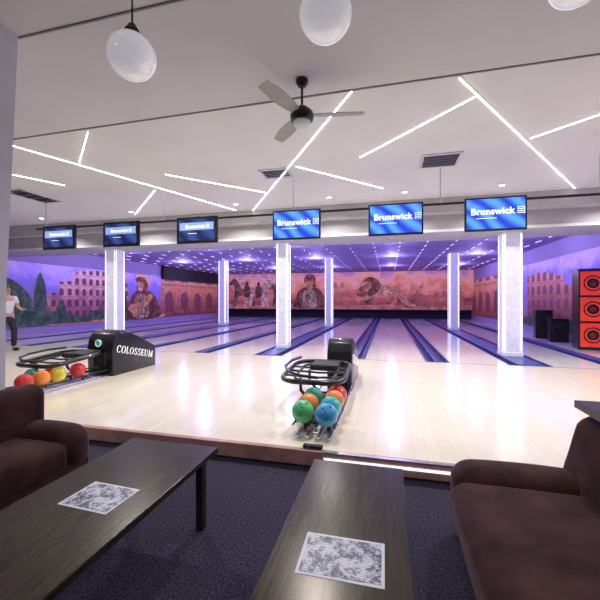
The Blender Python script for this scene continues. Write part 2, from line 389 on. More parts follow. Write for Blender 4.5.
b = nb(); bx(b, SX[-1]+hw(9), XR, FOUL, 27, .02, PZ); struct('floor_side.001', b, M['lane'])

# ---------------------------------------------------------------- murals
def crs(pts, n=5):
    out = []; N_ = len(pts)
    for i in range(N_):
        p0, p1, p2, p3 = [Vector(pts[(i+k) % N_]) for k in (-1, 0, 1, 2)]
        for j in range(n):
            t = j/n
            q = .5*((2*p1)+(p2-p0)*t+(2*p0-5*p1+4*p2-p3)*t*t+(3*p1-p0-3*p2+p3)*t**3)
            out.append((q.x, q.y))
    return out
def flat(name, plane, pos, loop, m, parent, off, sm=False):
    bm = nb()
    if sm: loop = crs(loop)
    if plane == 'X-': P = [Vector((pos+off, u, v)) for u, v in loop]; d = (-.002, 0, 0)
    elif plane == 'X+': P = [Vector((pos-off, u, v)) for u, v in loop]; d = (.002, 0, 0)
    else: P = [Vector((u, pos-off, v)) for u, v in loop]; d = (0, .002, 0)
    prism(bm, P, d)
    return build(name, bm, m, parent)
def facade(u0, u1, v0, v1, steps):
    pts = [(u0, v0), (u1, v0)]; n = len(steps)
    for k, h in enumerate(steps):
        a = u1+(u0-u1)*k/n; c = u1+(u0-u1)*(k+1)/n
        zz = v0+(v1-v0)*h; pts += [(a, zz), (c, zz+.02)]
    return pts
SKY = [(0, (.08, .04, .10)), (.25, (.28, .11, .26)), (.5, (.24, .14, .52)), (.75, (.24, .17, .74)), (1, (.56, .38, .92))]
m_skyL = mat_mural('mural_violet_sky', SKY, .45, 3.0, .38, .9, .30)
m_skyF = mat_mural('mural_sunset', [(0, (.10, .02, .04)), (.25, (.38, .09, .09)), (.5, (.68, .20, .14)), (.75, (.84, .38, .30)), (1, (.50, .20, .44))], .75, 3.8, .50, .9, .36)
ST = [(0, (.10, .03, .07)), (.35, (.34, .11, .17)), (.65, (.62, .27, .32)), (1, (.84, .50, .56))]
m_stoneA = mat_mural('mural_great_amphitheatre', ST, .5, 2.8, .45, 2.2, .28, (.38, .48, .70, (.07, .02, .06), .9), 'Y')
SO = [(0, (.20, .05, .05)), (.35, (.46, .13, .10)), (.65, (.72, .27, .18)), (1, (.84, .44, .34))]
m_stoneO = mat_mural('mural_faded_ruin', SO, .6, 3.4, .42, 2.2, .30, (.52, .70, .95, (.34, .09, .09), .6), 'X')
m_stoneR = mat_mural('mural_right_ruin', [(0, (.12, .03, .05)), (.35, (.32, .09, .10)), (.65, (.54, .19, .17)), (1, (.74, .36, .34))], .6, 2.9, .4, 2.2, .26, (.55, .52, .62, (.14, .04, .08), .85), 'Y')
m_hall = mat_mural('mural_brick_hall', [(0, (.14, .03, .04)), (.35, (.38, .10, .09)), (.65, (.62, .22, .15)), (1, (.76, .38, .28))], .2, 3.4, .4, 3.5, .28, (1.7, 1.9, .62, (.12, .03, .08), .8), 'Y')
m_green = mat_paint('mural_foliage', (.01, .03, .03), (.03, .07, .05), (.10, .12, .10), 2.5)
m_brown = mat_paint('mural_brown_cloak', (.03, .01, .015), (.11, .03, .03), (.28, .09, .07), 2.2)
m_face = mat_paint('mural_face', (.22, .07, .05), (.46, .19, .12), (.72, .38, .26), 3)
m_mane = mat_paint('mural_mane', (.05, .015, .01), (.18, .05, .03), (.40, .14, .07), 3.5)
m_lion = mat_paint('mural_coat', (.20, .07, .04), (.46, .19, .11), (.74, .40, .24), 2.6, .28)
m_grey = mat_paint('mural_dark_horse', (.03, .015, .03), (.13, .06, .08), (.40, .20, .20), 2.5)
m_pale = mat_paint('mural_pale_horse', (.20, .09, .10), (.46, .26, .26), (.78, .58, .54), 2.5)
m_armor = mat_paint('mural_armour', (.06, .03, .04), (.26, .14, .12), (.62, .40, .30), 3.5)
m_dust = mat_paint('mural_dust', (.24, .07, .07), (.42, .14, .11), (.62, .28, .20), 1.2)

t = thing('wall_mural', (0, 0, 0), 'violet painted mural of ancient amphitheatre and cloaked man on the left wall', 'mural', 'painted murals')
P = XL+.03
flat('painted_sky', 'X-', P, [(8.5, .45), (18.7, .45), (18.7, 2.95), (8.5, 2.95)], m_skyL, t, .0)
flat('painted_amphitheatre', 'X-', P, facade(11.2, 15.9, .7, 2.88, [.76, .80, .84, .95, .98, 1, 1, .98, .96, .92, .74, .72, .50, .46]), m_stoneA, t, .008)
flat('painted_hill', 'X-', P, [(8.5, .5), (11.8, .5), (13.5, .5), (13.2, .72), (11.9, .95), (10.8, 1.2), (9.6, 1.6), (8.5, 1.5)], m_green, t, .012, True)
flat('painted_field', 'X-', P, [(11.5, .46), (18.5, .46), (18.5, .75), (15, .80), (13, .72), (11.6, .66)], m_dust, t, .011, True)
for pts in ([(10.8, .9), (11.2, .9), (11.28, 1.8), (11.02, 2.6), (10.78, 1.8)], [(9.0, 1.3), (10.6, 1.25), (10.5, 1.8), (9.8, 2.3), (9.1, 2.0)], [(15.3, .5), (16.0, .5), (15.8, 1.5), (15.5, 2.0), (15.25, 1.3)], [(13.2, .6), (14.6, .6), (14.3, .95), (13.6, 1.0)], [(11.7, .7), (12.2, .7), (12.15, 1.2), (11.95, 1.5), (11.72, 1.2)]):
    flat('painted_tree', 'X-', P, pts, m_green, t, .016, True)
flat('painted_cloak', 'X-', P, [(15.6, .5), (18.5, .5), (18.45, 1.2), (18.1, 1.75), (17.5, 2.05), (16.9, 2.08), (16.3, 1.85), (15.9, 1.3)], m_brown, t, .020, True)
flat('painted_armour', 'X-', P, [(16.3, .6), (17.5, .6), (17.4, 1.5), (17.1, 1.85), (16.6, 1.8), (16.35, 1.3)], m_armor, t, .022, True)
flat('painted_arm', 'X-', P, [(15.9, 1.0), (16.4, .8), (17.3, 1.15), (17.9, 1.7), (17.6, 1.85), (16.9, 1.4), (16.1, 1.25)], m_face, t, .024, True)
flat('painted_helmet', 'X-', P, [(16.55, 2.15), (16.75, 1.95), (17.3, 1.95), (17.48, 2.4), (17.3, 2.82), (16.85, 2.92), (16.45, 2.65), (16.6, 2.45)], m_mane, t, .024, True)
flat('painted_face', 'X-', P, [(16.6, 2.2), (16.8, 1.98), (17.02, 2.05), (17.08, 2.35), (16.9, 2.5), (16.62, 2.48)], m_face, t, .026, True)
flat('painted_crest', 'X-', P, [(16.5, 2.75), (16.9, 2.80), (17.35, 2.6), (17.55, 2.2), (17.68, 2.3), (17.5, 2.75), (17.0, 2.94), (16.55, 2.93)], m_stoneO, t, .028, True)
flat('painted_brick_hall', 'X-', P, [(18.7, .45), (26.0, .45), (26.0, 2.75), (18.7, 2.75)], m_hall, t, .002)
b = nb(); bx(b, XL+.04, XL+.25, 18.7, 26.0, 2.8, LC-.002); tag(build('dark_panel', b, M['blackm']), 'long black panel above brick mural at far end of left wall', 'panel')

t = thing('wall_mural', (0, 0, 0), 'orange pink sunset mural of big cat, warrior and horses along the wall above the pins', 'mural', 'painted murals')
PYF = 26.55
b = nb(); bx(b, XL+.01, XR-.01, PYF, PYF+.08, .78, LC-.002); build('mural_board', b, m_skyF, t)
flat('painted_ruin', 'Y', PYF, facade(-4.5, -2.3, .9, 3.1, [.4, .55, .7, .9, .95, 1, .96]), m_stoneO, t, .010)
flat('painted_ruin', 'Y', PYF, facade(2.2, 5.2, .9, 2.5, [1, .98, .9, .7, .6, .4]), m_stoneO, t, .010)
flat('painted_ground', 'Y', PYF, [(XL+.1, .80), (XR-.1, .80), (XR-.1, 1.15), (3, 1.0), (0, 1.2), (-3, 1.05), (-6, 1.3), (-10, 1.1), (XL+.1, 1.25)], m_dust, t, .014)
lx0, lz0, s = -2.3, .66, 1.08; ca, sa = math.cos(-.14), math.sin(-.14)
def LP(l): return [(lx0+(u*ca-v*sa)*s, lz0+.55+(u*sa+v*ca)*s) for u, v in l]
flat('painted_cat_far_leg', 'Y', PYF, LP([(.9, 1.0), (.6, .7), (.15, .55), (-.1, .6), (-.05, .75), (.25, .8), (.7, 1.2)]), m_mane, t, .018, True)
flat('painted_cat_far_leg', 'Y', PYF, LP([(2.6, 1.0), (2.95, .95), (3.0, .65), (3.4, .40), (3.7, .42), (3.7, .28), (3.3, .22), (2.8, .45)]), m_mane, t, .018, True)
flat('painted_cat_body', 'Y', PYF, LP([(.75, 1.05), (1.0, 1.5), (1.4, 1.62), (1.9, 1.5), (2.5, 1.5), (3.0, 1.35), (3.25, 1.0), (3.3, .7), (3.7, .55), (4.0, .42), (3.95, .28), (3.5, .32), (3.0, .55), (2.6, .85), (2.0, .88), (1.5, .78), (1.1, .62), (.7, .38), (.35, .30), (.1, .32), (.12, .46), (.45, .55), (.75, .8)]), m_lion, t, .022, True)
flat('painted_cat_tail', 'Y', PYF, LP([(3.0, 1.35), (3.5, 1.35), (3.85, 1.6), (4.1, 1.9), (4.2, 1.8), (3.95, 1.4), (3.5, 1.15), (3.1, 1.2)]), m_lion, t, .024, True)
flat('painted_cat_mane', 'Y', PYF, LP([(.15, 1.25), (.3, 1.75), (.7, 1.98), (1.2, 1.85), (1.45, 1.45), (1.3, 1.0), (.95, .7), (.6, .7), (.3, .9)]), m_mane, t, .026, True)
flat('painted_cat_head', 'Y', PYF, LP([(.05, 1.05), (.1, 1.35), (.35, 1.6), (.7, 1.6), (.85, 1.3), (.7, 1.0), (.35, .88), (.12, .9)]), m_lion, t, .030, True)
flat('painted_cat_muzzle', 'Y', PYF, LP([(.03, 1.0), (.1, 1.2), (.3, 1.22), (.36, 1.0), (.2, .88)]), m_mane, t, .033, True)
def warrior(u, v, s, off=.036):
    q = lambda l: [(u+a*s, v+b_*s) for a, b_ in l]
    flat('painted_cloak', 'Y', PYF, q([(-.9, 0), (.9, 0), (.85, .7), (.6, 1.1), (.2, 1.25), (-.25, 1.25), (-.65, 1.05), (-.85, .6)]), m_brown, t, off, True)
    flat('painted_armour', 'Y', PYF, q([(-.45, 0), (.45, 0), (.4, .7), (.3, 1.05), (-.3, 1.05), (-.42, .6)]), m_armor, t, off+.002, True)
    flat('painted_head', 'Y', PYF, q([(-.22, 1.3), (-.12, 1.12), (.15, 1.12), (.24, 1.35), (.24, 1.65), (.05, 1.82), (-.2, 1.7)]), m_face, t, off+.004, True)
    flat('painted_helmet', 'Y', PYF, q([(-.3, 1.5), (-.32, 1.8), (-.1, 2.02), (.25, 1.98), (.38, 1.7), (.36, 1.2), (.22, 1.25), (.18, 1.55), (-.1, 1.62)]), m_mane, t, off+.006, True)
warrior(-5.9, .90, 1.28)
H0 = [(0, 0), (.2, 0), (.3, .5), (.5, .72), (1.15, .7), (1.3, .3), (1.35, 0), (1.6, 0), (1.62, .6), (1.7, 1.1), (1.4, 1.25), (.7, 1.2), (.45, 1.6), (.15, 1.95), (-.05, 1.9), (-.35, 1.6), (-.3, 1.45), (.0, 1.5), (.1, 1.0), (.02, .5)]
for (hx, hs, fl, hm, oo) in ((-12.3, 1.15, 1, m_grey, .028), (-9.2, 1.1, -1, m_pale, .031), (-11.3, 1.1, 1, m_pale, .034), (-8.9, .9, 1, m_grey, .037)):
    flat('painted_horse', 'Y', PYF, [(hx+fl*u*hs, 1.0+v*hs) for u, v in H0], hm, t, oo, True)
for (u, v, s) in ((-11.1, 2.25, .5), (-10.1, 2.2, .5)):
    flat('painted_rider', 'Y', PYF, [(u+a*s, v+b_*s) for a, b_ in [(-.5, -.9), (.5, -.9), (.5, .5), (.25, .85), (.22, 1.3), (0, 1.5), (-.22, 1.3), (-.25, .85), (-.5, .5)]], m_brown, t, .040, True)

t = thing('wall_mural', (0, 0, 0), 'blue violet mural with ruined amphitheatre behind speaker on the right wall', 'mural', 'painted murals')
P = XR-.03
flat('painted_sky', 'X+', P, [(9, .45), (18.5, .45), (18.5, 3.0), (9, 3.0)], m_skyL, t, 0)
flat('painted_ruin', 'X+', P, facade(11.0, 16.8, .6, 2.55, [.98, 1, 1, .96, .9, .72, .7, .52, .5]), m_stoneR, t, .008)
flat('painted_hill', 'X+', P, [(9, .46), (17.5, .46), (17, .8), (14, .75), (12, .95), (9, 1.0)], m_green, t, .012, True)
flat('painted_brick_hall', 'X+', P, [(18.5, .45), (26.4, .45), (26.4, 2.85), (18.5, 2.85)], m_hall, t, .002)

# ---------------------------------------------------------------- columns
def column(x, y, top, w, label, zb=.17):
    t = thing('column', (x, y, zb), label, 'column', 'lit columns among the lanes')
    h = top-zb; q = w/2
    g = nb(); bx(g, -q, q, -q, q, 0, h, .01); build('shaft', g, M['column'], t)
    g = nb(); bx(g, -q-.02, q+.02, -q-.02, q+.02, 0, .10, .01); build('base', g, M['column'], t)
    for sx in (-1, 1):
        for sy in (-1, 1):
            g = nb(); bx(g, sx*q*.84-.008, sx*q*.84+.008, sy*(q+.005)-.005, sy*(q+.005)+.005, .13, h-.04); build('light_strip', g, M['ledc'], t)
            g = nb(); bx(g, sx*(q+.005)-.005, sx*(q+.005)+.005, sy*q*.84-.008, sy*q*.84+.008, .13, h-.04); build('light_strip', g, M['ledc'], t)
    return t
column(-8.5, 9.45, 3.10, .40, 'front row white lit column at far left, beside dark lettered ball return hood')
column(-2.85, 9.45, 3.10, .31, 'front row white lit column left of the centre ball return')
column(2.85, 9.40, 3.10, .40, 'largest white lit column at right, under the rightmost screen')
column(-8.5, 17.1, LC, .38, 'smaller rear column seen left, in front of brick mural')
column(-2.85, 17.3, LC, .34, 'smaller rear column near the middle, beside painted warrior')
column(2.85, 16.9, LC, .40, 'smaller rear column at right, seen just left of the largest column')

# ---------------------------------------------------------------- ceiling lights
strips = [((12, 145), (236, 210), 'long light strip running from far left towards the beam'),
 ((88, 131), (79, 163), 'short steep light strip near the left end of the ceiling step'),
 ((12, 174), (65, 185), 'shortest light strip beside the dark slot vent at far left'),
 ((165, 174), (265, 192), 'light strip above the third screen, sloping gently'),
 ((155, 190), (135, 214), 'small light strip joining the long left strip above second screen'),
 ((352, 90), (253, 210), 'long diagonal light strip passing beside the ceiling fan'),
 ((296, 166), (383, 188), 'light strip starting at long diagonal strip and pointing right above fifth screen'),
 ((360, 157), (475, 96), 'light strip between fan and square vent rising to the right'),
 ((459, 77), (575, 188), 'longest bright light strip at right slanting down to rightmost screen'),
 ((530, 138), (605, 112), 'light strip at the right edge of the photo branching off the longest strip')]
for (a, c, lab) in strips:
    p, q = at(a[0], a[1], MC), at(c[0], c[1], MC)
    d = (q-p); Ln = d.length; ang = math.atan2(d.y, d.x)
    t = thing('ceiling_light_strip', (p+q)/2, 'white LED '+lab, 'light strip', 'LED strips on the white ceiling', ang)
    g = nb(); bx(g, -Ln/2, Ln/2, -.013, .013, -.008, 0); build('channel', g, M['alu'], t)
    g = nb(); bx(g, -Ln/2+.005, Ln/2-.005, -.0065, .0065, -.013, -.008); build('diffuser', g, M['led'], t)
g = nb(); bx(g, -.0075, .0075, -.20, .20, -.016, 0); src = None
for j in range(14):
    y = 11.0+j*1.09
    for i in range(20):
        x = -13.0+i*.96
        if x > 5.5: continue
        if src is None:
            src = build('ceiling_tube_light', g, M['led2']); tag(src, 'thin violet white tube light in the grid on the ceiling over the lanes', 'light', 'tube lights over the lanes'); o = src
        else:
            o = src.copy(); COL.objects.link(o)
        o.location = (x, y, LC); o.rotation_euler = (0, 0, .12)
def light(kind, loc, e, col, r=.06, spot=2.6, rot=(0, 0, 0), blend=.6):
    l = bpy.data.lights.new('lamp', kind); l.energy = e; l.color = col; l.shadow_soft_size = r
    if kind == 'SPOT': l.spot_size = spot; l.spot_blend = blend
    o = bpy.data.objects.new('lamp', l); o.location = loc; o.rotation_euler = rot; COL.objects.link(o); return o
dl = [(-9.6, 7.9), (-6.6, 7.9), (-3.6, 7.9), (-1.3, 7.9), (.35, 7.9), (2.25, 7.9), (4.6, 7.9)]
src = None
for i, (x, y) in enumerate(dl):
    lab = 'small round recessed downlight by the beam, %s from the left' % ORD[i]
    if src is None:
        src = thing('downlight', (x, y, MC), lab, 'ceiling light', 'recessed downlights')
        g = nb(); lathe(g, [(.07, 0), (.075, -.012), (.055, -.012), (.05, -.004)], n=24); build('ring', g, M['alu'], src)
        g = nb(); lathe(g, [(.05, -.003), (.05, -.009), (.01, -.010)], n=24); build('lens', g, M['lamp'], src)
    else: dup(src, (x, y, MC), lab)
    light('SPOT', (x, y, MC-.06), 140, (1, .97, .93), .06, 2.5)
for x in (-7.5, -4, -1, 2, 4.5):
    light('SPOT', (x, 4.9, MC-.06), 200, (1, .97, .89), .06, 2.45)  # added fill spots without fixtures, brightening the approach
for x in (-11, -7.2, -3.5, .2, 3.9):
    for y in (12.8, 17.2, 22.0):
        light('POINT', (x, y, 3.25), 88, (.49, .42, 1.0), .12)  # added bare violet points, ambient fill over the lanes
for x, y, e in ((-2.6, .2, 68), (.1, -.9, 72), (2.4, .4, 70), (-5.5, .5, 66)):
    light('SPOT', (x, y, NC-.12), e, (.94, .91, 1.0), .12, 2.7)  # added fill spots out of view, brightening the seating area

# ---------------------------------------------------------------- vents
def vent(px, py, w, d, rz, label, nsl):
    p = at(px, py, MC); t = thing('ceiling_vent', p, label, 'vent', None, rz)
    g = nb(); bx(g, -w/2, w/2, -d/2, d/2, -.006, 0); build('backing', g, M['blackm'], t)
    g = nb()
    for a in (-1, 1):
        bx(g, -w/2-.02, w/2+.02, a*d/2-.02, a*d/2+.02, -.02, 0); bx(g, a*w/2-.02, a*w/2+.02, -d/2, d/2, -.02, 0)
    build('frame', g, M['ceil2'], t)
    g = nb()
    for k in range(nsl):
        yy = -d/2+(k+.5)*d/nsl; bx(g, -w/2, w/2, yy-.006, yy+.006, -.018, -.006)
    build('louvres', g, M['alu'], t)
vent(440, 160, .58, .55, 0, 'square louvred ceiling vent right of the fan', 7)
vent(276, 173, .5, .42, 0, 'small louvred ceiling vent crossed by the long diagonal light strip', 5)
vent(33, 196, .5, .95, .0, 'long dark ceiling vent at far left above the leftmost screen', 4)

# ---------------------------------------------------------------- screens on a rail
RY = 6.62
t = thing('screen_rail', (-3, RY, 3.20), 'long dark rail hung under the ceiling carrying the row of screens', 'rail')
g = nb(); cyl(g, (-5.2, 0, 0), (6.6, 0, 0), .022, n=12); build('rail', g, M['blackm'], t)
for x in (-4.9, -1.7, 1.2, 3.9, 6.3):
    g = nb(); cyl(g, (x, 0, 0), (x, 0, MC-3.20), .011, n=10); build('hanger', g, M['white'], t)
def monitor(label, scm, tm, tsize, loc, w=.475, h=.285, bd=.03, band=False):
    src = thing('monitor', loc, label, 'screen', 'screens hanging over the approach')
    g = nb(); bx(g, -w, w, 0, .055, -h, h, .008); build('frame', g, M['black'], src)
    g = nb(); bx(g, -w+bd, w-bd, -.004, 0, -h+bd+.005, h-bd); sc = build('display', g, scm, src)
    k = tsize/.155; tz = .07 if band else .04
    if band:
        g = nb(); bx(g, -w+bd+.02, w-bd-.02, -.005, -.0035, .0, .155); build('pale_band', g, M['band'], sc)
    lettering(text_mesh('Brunswick', tsize, .001, .030), tm, (-.05*k, -.006, tz), (PI/2, 0, 0), sc)
    g = nb(); q = .055*k; cx_ = .40*k
    for (a0, a1, c0, c1) in ((-q, q, q-.008, q), (-q, q, -q, -q+.008), (-q, -q+.008, -q, q), (q-.008, q, -q, q), (-q*.55, q*.55, q*.2, q*.45), (-q*.55, q*.55, -q*.45, -q*.2)):
        bx(g, cx_+a0, cx_+a1, -.007, -.004, tz+.005+c0, tz+.005+c1)
    build('boxed_emblem', g, tm, sc)
    g = nb(); bx(g, -.30*k, .02*k, -.006, -.004, -.075, -.067); build('caption_line', g, tm, sc)
    g = nb(); bx(g, -.08, .08, .055, .085, -.1, .1); bx(g, -.03, .03, .075, .097, .0, .30); build('bracket', g, M['blackm'], src)
    return src
a = monitor('leftmost dim screen, smallest in the row, showing small white lettering on blue', M['screen_dim'], M['txt'], .10, (-7.40, 6.5, 2.95), .465, .275, .055, True)
dup(a, (-5.70, 6.5, 2.95), 'second dim screen from the left, above the lettered ball return hood')
dup(a, (-3.84, 6.5, 2.95), 'third dim screen from the left, right of the small joining light strip')
a = monitor('first of the three bright blue screens, above the front column in middle left', M['screen'], M['txt'], .150, (-1.71, 6.5, 2.95))
dup(a, (.13, 6.5, 2.95), 'middle one of three bright blue screens, above and right of centre ball return')
dup(a, (1.75, 6.5, 2.95), 'rightmost bright blue screen, in front of the largest column')

# ---------------------------------------------------------------- globes + fan
def pend(x, y, z, r, top, label):
    t = thing('pendant_lamp', (x, y, top), label, 'pendant lamp', 'opal globe pendants')
    g = nb(); sph(g, (0, 0, z-top), r, 40, 24, (1, 1, .95)); build('globe', g, M['globe'], t, True)
    g = nb(); lathe(g, [(.045, z-top+r*.88), (.05, z-top+r+.01), (.02, z-top+r+.06), (.01, z-top+r+.065)], n=20); build('cap', g, M['blackm'], t)
    g = nb(); cyl(g, (0, 0, z-top+r+.05), (0, 0, -.02), .006, n=8); build('cord', g, M['blackm'], t)
    g = nb(); lathe(g, [(.05, 0), (.05, -.02), (.03, -.03)], n=20); build('ceiling_rose', g, M['blackm'], t)
pend(-1.62, 1.95, 3.09, .150, NC-.06, 'left opal glass globe pendant with black cap and cord')
pend(-.38, 2.17, 3.29, .165, NC-.06, 'middle opal glass globe pendant cut by the top of the photo')
pend(1.02, 2.25, 3.285, .150, NC-.06, 'opal glass globe pendant barely visible in the top right corner')

p = at(302, 80, NC)
t = thing('ceiling_fan', p, 'black ceiling fan with small motor and frosted light bowl', 'ceiling fan')
g = nb(); lathe(g, [(.065, 0), (.065, -.03), (.04, -.07), (.02, -.08)], n=24); build('canopy', g, M['black'], t, True)
g = nb(); cyl(g, (0, 0, -.06), (0, 0, -.30), .012, n=12); build('rod', g, M['black'], t)
g = nb(); lathe(g, [(.02, -.27), (.06, -.29), (.115, -.34), (.125, -.38), (.115, -.42), (.09, -.44)], n=32); build('motor', g, M['black'], t, True)
g = nb(); lathe(g, [(.09, -.44), (.085, -.47), (.05, -.495), (.01, -.50)], n=32); build('light_bowl', g, M['frost'], t, True)
for k in range(3):
    a = .18+k*2*PI/3
    g = nb(); n0 = 8; top = []; bot = []
    for i in range(n0+1):
        r = .12+.52*i/n0; w = .035+.04*math.sin(PI*min(1, i/n0*.75+.1)); top.append((r, w)); bot.append((r, -w*.9))
    prism(g, [Vector((u, v, -.365+v*.25)) for u, v in top+bot[::-1]], (0, 0, -.006)); o = build('blade', g, M['blade'], t); o.rotation_euler = (0, 0, a)

# ---------------------------------------------------------------- ball returns
mtx = serif_word('COLOSSEUM', .128)
def ball_return(x, label, w, emblem, hs=1.):
    t = thing('ball_return', (x, 5.2, PZ), label, 'ball return', 'ball returns on the approach')
    h = w/2
    pr = [(0, 0), (-.03, .45), (.0, .62), (.07, .74), (.15, .80), (.28, .80), (.66, .64), (1.12, .42), (1.16, .36), (1.16, 0)]
    g = nb(); prism(g, [Vector((-h, a, c*hs)) for a, c in pr], (w, 0, 0))
    bmesh.ops.bevel(g, geom=list(g.edges), offset=.014, segments=2, profile=.5, affect='EDGES')
    hd = build('hood', g, M['black'], t); smooth_angle(hd, 35)
    le = lettering(mtx, M['txtg'], (h+.003, .57, .36), (0, 0, 0), hd)
    le.rotation_euler = (Matrix.Rotation(PI/2, 4, 'Z') @ Matrix.Rotation(PI/2, 4, 'X') @ Matrix.Rotation(-.24, 4, 'Z')).to_euler()
    if emblem:
        g = nb(); cyl(g, (-.02, -.040, .58), (-.02, .0, .585), .058, n=28); build('emblem', g, M['green_emblem'], hd, label='small green round emblem on the hood front')
        g = nb(); tube(g, [(-.02+.058*math.cos(k*2*PI/20), -.040, .58+.058*math.sin(k*2*PI/20)) for k in range(20)], .007, 6, True); build('emblem_ring', g, M['txtg'], hd)
    g = nb(); bx(g, -.13, .13, -.04, 0, .18, .42, .02); build('ball_exit', g, M['blackm'], hd)
    g = nb(); bx(g, -.17, .17, -1.75, 0, 0, .02, .005); build('base_plate', g, M['alu'], t)
    for xx in (-.16, -.055, .055, .16):
        g = nb(); bx(g, xx-.016, xx+.016, -1.92, -.2, .02, .045, .004); build('base_rail', g, M['alu'], t)
    g = nb()
    for xx in (-.22, -.06, .02, .20): tube(g, [(xx, -1.84, .115), (xx, -1.3, .105), (xx, -.05, .125)], .012, 8)
    for yy in (-1.70, -1.2, -.5): bx(g, -.23, .21, yy-.012, yy+.012, .085, .105)
    for yy in (-1.70, -1.2, -.5):
        for sx in (-.12, .12): bx(g, sx-.015, sx+.015, yy-.012, yy+.012, .03, .10)
    build('lower_rack', g, M['black'], t)
    def rr(x0, x1, y0, y1, z0, z1, r=.14):
        pts = []
        for cx_, cy_, a0 in ((x1-r, y1-r, -PI/2), (x0+r, y1-r, 0), (x0+r, y0+r, PI/2), (x1-r, y0+r, PI)):
            for k in range(6):
                a = a0+PI/2+PI/2*k/5; yy = cy_+r*math.sin(a); pts.append((cx_+r*math.cos(a), yy, z0+(z1-z0)*(yy-y0)/(y1-y0)))
        return pts
    g = nb(); tube(g, rr(-.60, .18, -1.10, -.08, .36, .44, .22), .032, 12, True); build('outer_rail', g, M['black'], t, True)
    g = nb(); tube(g, rr(-.46, .04, -.98, -.20, .35, .42, .16), .020, 10, True); build('inner_rail', g, M['black'], t, True)
    g = nb(); tube(g, [(-.54, -.2, .51), (-.60, -.5, .51), (-.60, -.8, .49), (-.50, -1.04, .47), (-.34, -1.14, .45), (-.1, -1.14, .43)], .019, 10); build('guard_rail', g, M['black'], t, True)
    for yy in (-.84, -.62, -.42):
        zz = .36+(yy+1.10)/1.02*.08
        g = nb(); tube(g, [(-.58, yy, zz), (-.2, yy, zz-.015), (.17, yy, zz)], .015, 8); build('cross_rail', g, M['black'], t, True)
    for (xx, yy) in ((-.38, -.88), (-.38, -.35)):
        g = nb(); tube(g, [(xx, yy, .36), (xx, yy+.02, .2), (xx*.62, yy+.05, .03)], .022, 10); build('support_post', g, M['black'], t, True)
    g = nb(); bx(g, -.36, .04, -.46, -.03, .37, .46, .03); build('hand_dryer', g, M['blackm'], t)
    return t
ball_return(-.70, 'plain fronted black ball return in the centre with colourful balls on its low rack', .37, False, .95)
LXB = -4.98
ball_return(LXB, 'black ball return at the left with large lettered hood', .54, True)

bmats = {}
CB = {'green': (.10, .60, .20), 'blue': (.04, .36, .72), 'orange': (.90, .24, .03), 'teal': (.03, .46, .50), 'red': (.72, .04, .03), 'dark green': (.02, .26, .18), 'yellow': (.90, .66, .05), 'dark blue': (.03, .10, .34)}
def bmat(name):
    if name not in bmats: bmats[name] = mat('ball_'+name.replace(' ', '_'), CB[name], .12, var=.35, scale=5, coat=.6)
    return bmats[name]
def ball(x, y, z, r, c, label, grp):
    t = thing('bowling_ball', (x, y, z), label, 'bowling ball', grp)
    t.rotation_euler = (random.uniform(-.6, .9), random.uniform(-.7, .7), random.uniform(0, 6))
    g = nb(); sph(g, (0, 0, 0), r, 40, 24); build('ball', g, bmat(c), t, True)
    for (a, c_) in ((-.018, .95), (.018, .95), (0, .62)):
        yy = (c_-.8)*.2; zz = math.sqrt(r*r-a*a-yy*yy)
        g = nb(); cyl(g, (a, yy, zz-.02), (a, yy, zz+.0008), .011, n=12); build('finger_hole', g, M['blackm'], t)
R = .115; zb = PZ+.118+R-.018
G1 = 'balls on the centre ball return'; G2 = 'balls on the left ball return'
cx = -.70
for (dx, y, c, lab) in ((-.14, 3.46, 'green', 'bright green bowling ball at front of the centre rack'), (.11, 3.41, 'blue', 'big blue bowling ball at front of the centre rack'),
    (-.14, 3.73, 'orange', 'orange bowling ball just behind the green ball'), (.11, 3.67, 'teal', 'teal bowling ball directly behind the big blue ball'),
    (-.14, 4.00, 'dark green', 'dark green bowling ball in left column of centre rack, third row'), (.11, 3.93, 'orange', 'orange bowling ball third in right column of centre rack'),
    (.11, 4.19, 'red', 'red bowling ball at rear right of centre rack')):
    ball(cx+dx, y, zb, R, c, lab, G1)
cx = LXB
for (dx, y, c, lab) in ((.11, 4.62, 'red', 'red bowling ball nearest the lettered hood'), (.11, 4.27, 'yellow', 'yellow ball in front column of left rack, left of the red ball by the hood'),
    (.11, 4.01, 'orange', 'orange bowling ball left of the yellow ball on left rack'), (.11, 3.76, 'red', 'red bowling ball at near end of left rack'),
    (-.14, 4.40, 'red', 'red bowling ball in back column of left rack'), (-.14, 4.07, 'dark green', 'dark green bowling ball in back column of left rack')):
    ball(cx+dx, y, zb, R, c, lab, G2)

# ---------------------------------------------------------------- tables
def table(x0, x1, y0, y1, z, label):
    t = thing('coffee_table', ((x0+x1)/2, (y0+y1)/2, 0), label, 'table', 'dark coffee tables')
    w = (x1-x0)/2; l = (y1-y0)/2
    g = nb(); bx(g, -w, w, -l, l, z-.035, z, .004); build('tabletop', g, M['wenge'], t)
    g = nb(); bx(g, -w+.07, w-.07, -l+.07, l-.07, z-.085, z-.035); build('apron', g, M['wenge'], t)
    for sx in (-1, 1):
        for sy in (-1, 1):
            g = nb(); bx(g, sx*(w-.07)-.025, sx*(w-.07)+.025, sy*(l-.1)-.025, sy*(l-.1)+.025, 0, z-.035, .003); build('leg', g, M['blackm'], t)
TZ = .50
table(-1.79, -1.12, .35, 2.17, TZ, 'long dark wood coffee table at left with one printed sheet, between armchair and centre table')
table(-.45, .085, .35, 2.16, TZ, 'long dark wood coffee table in the centre beside the right sofa')
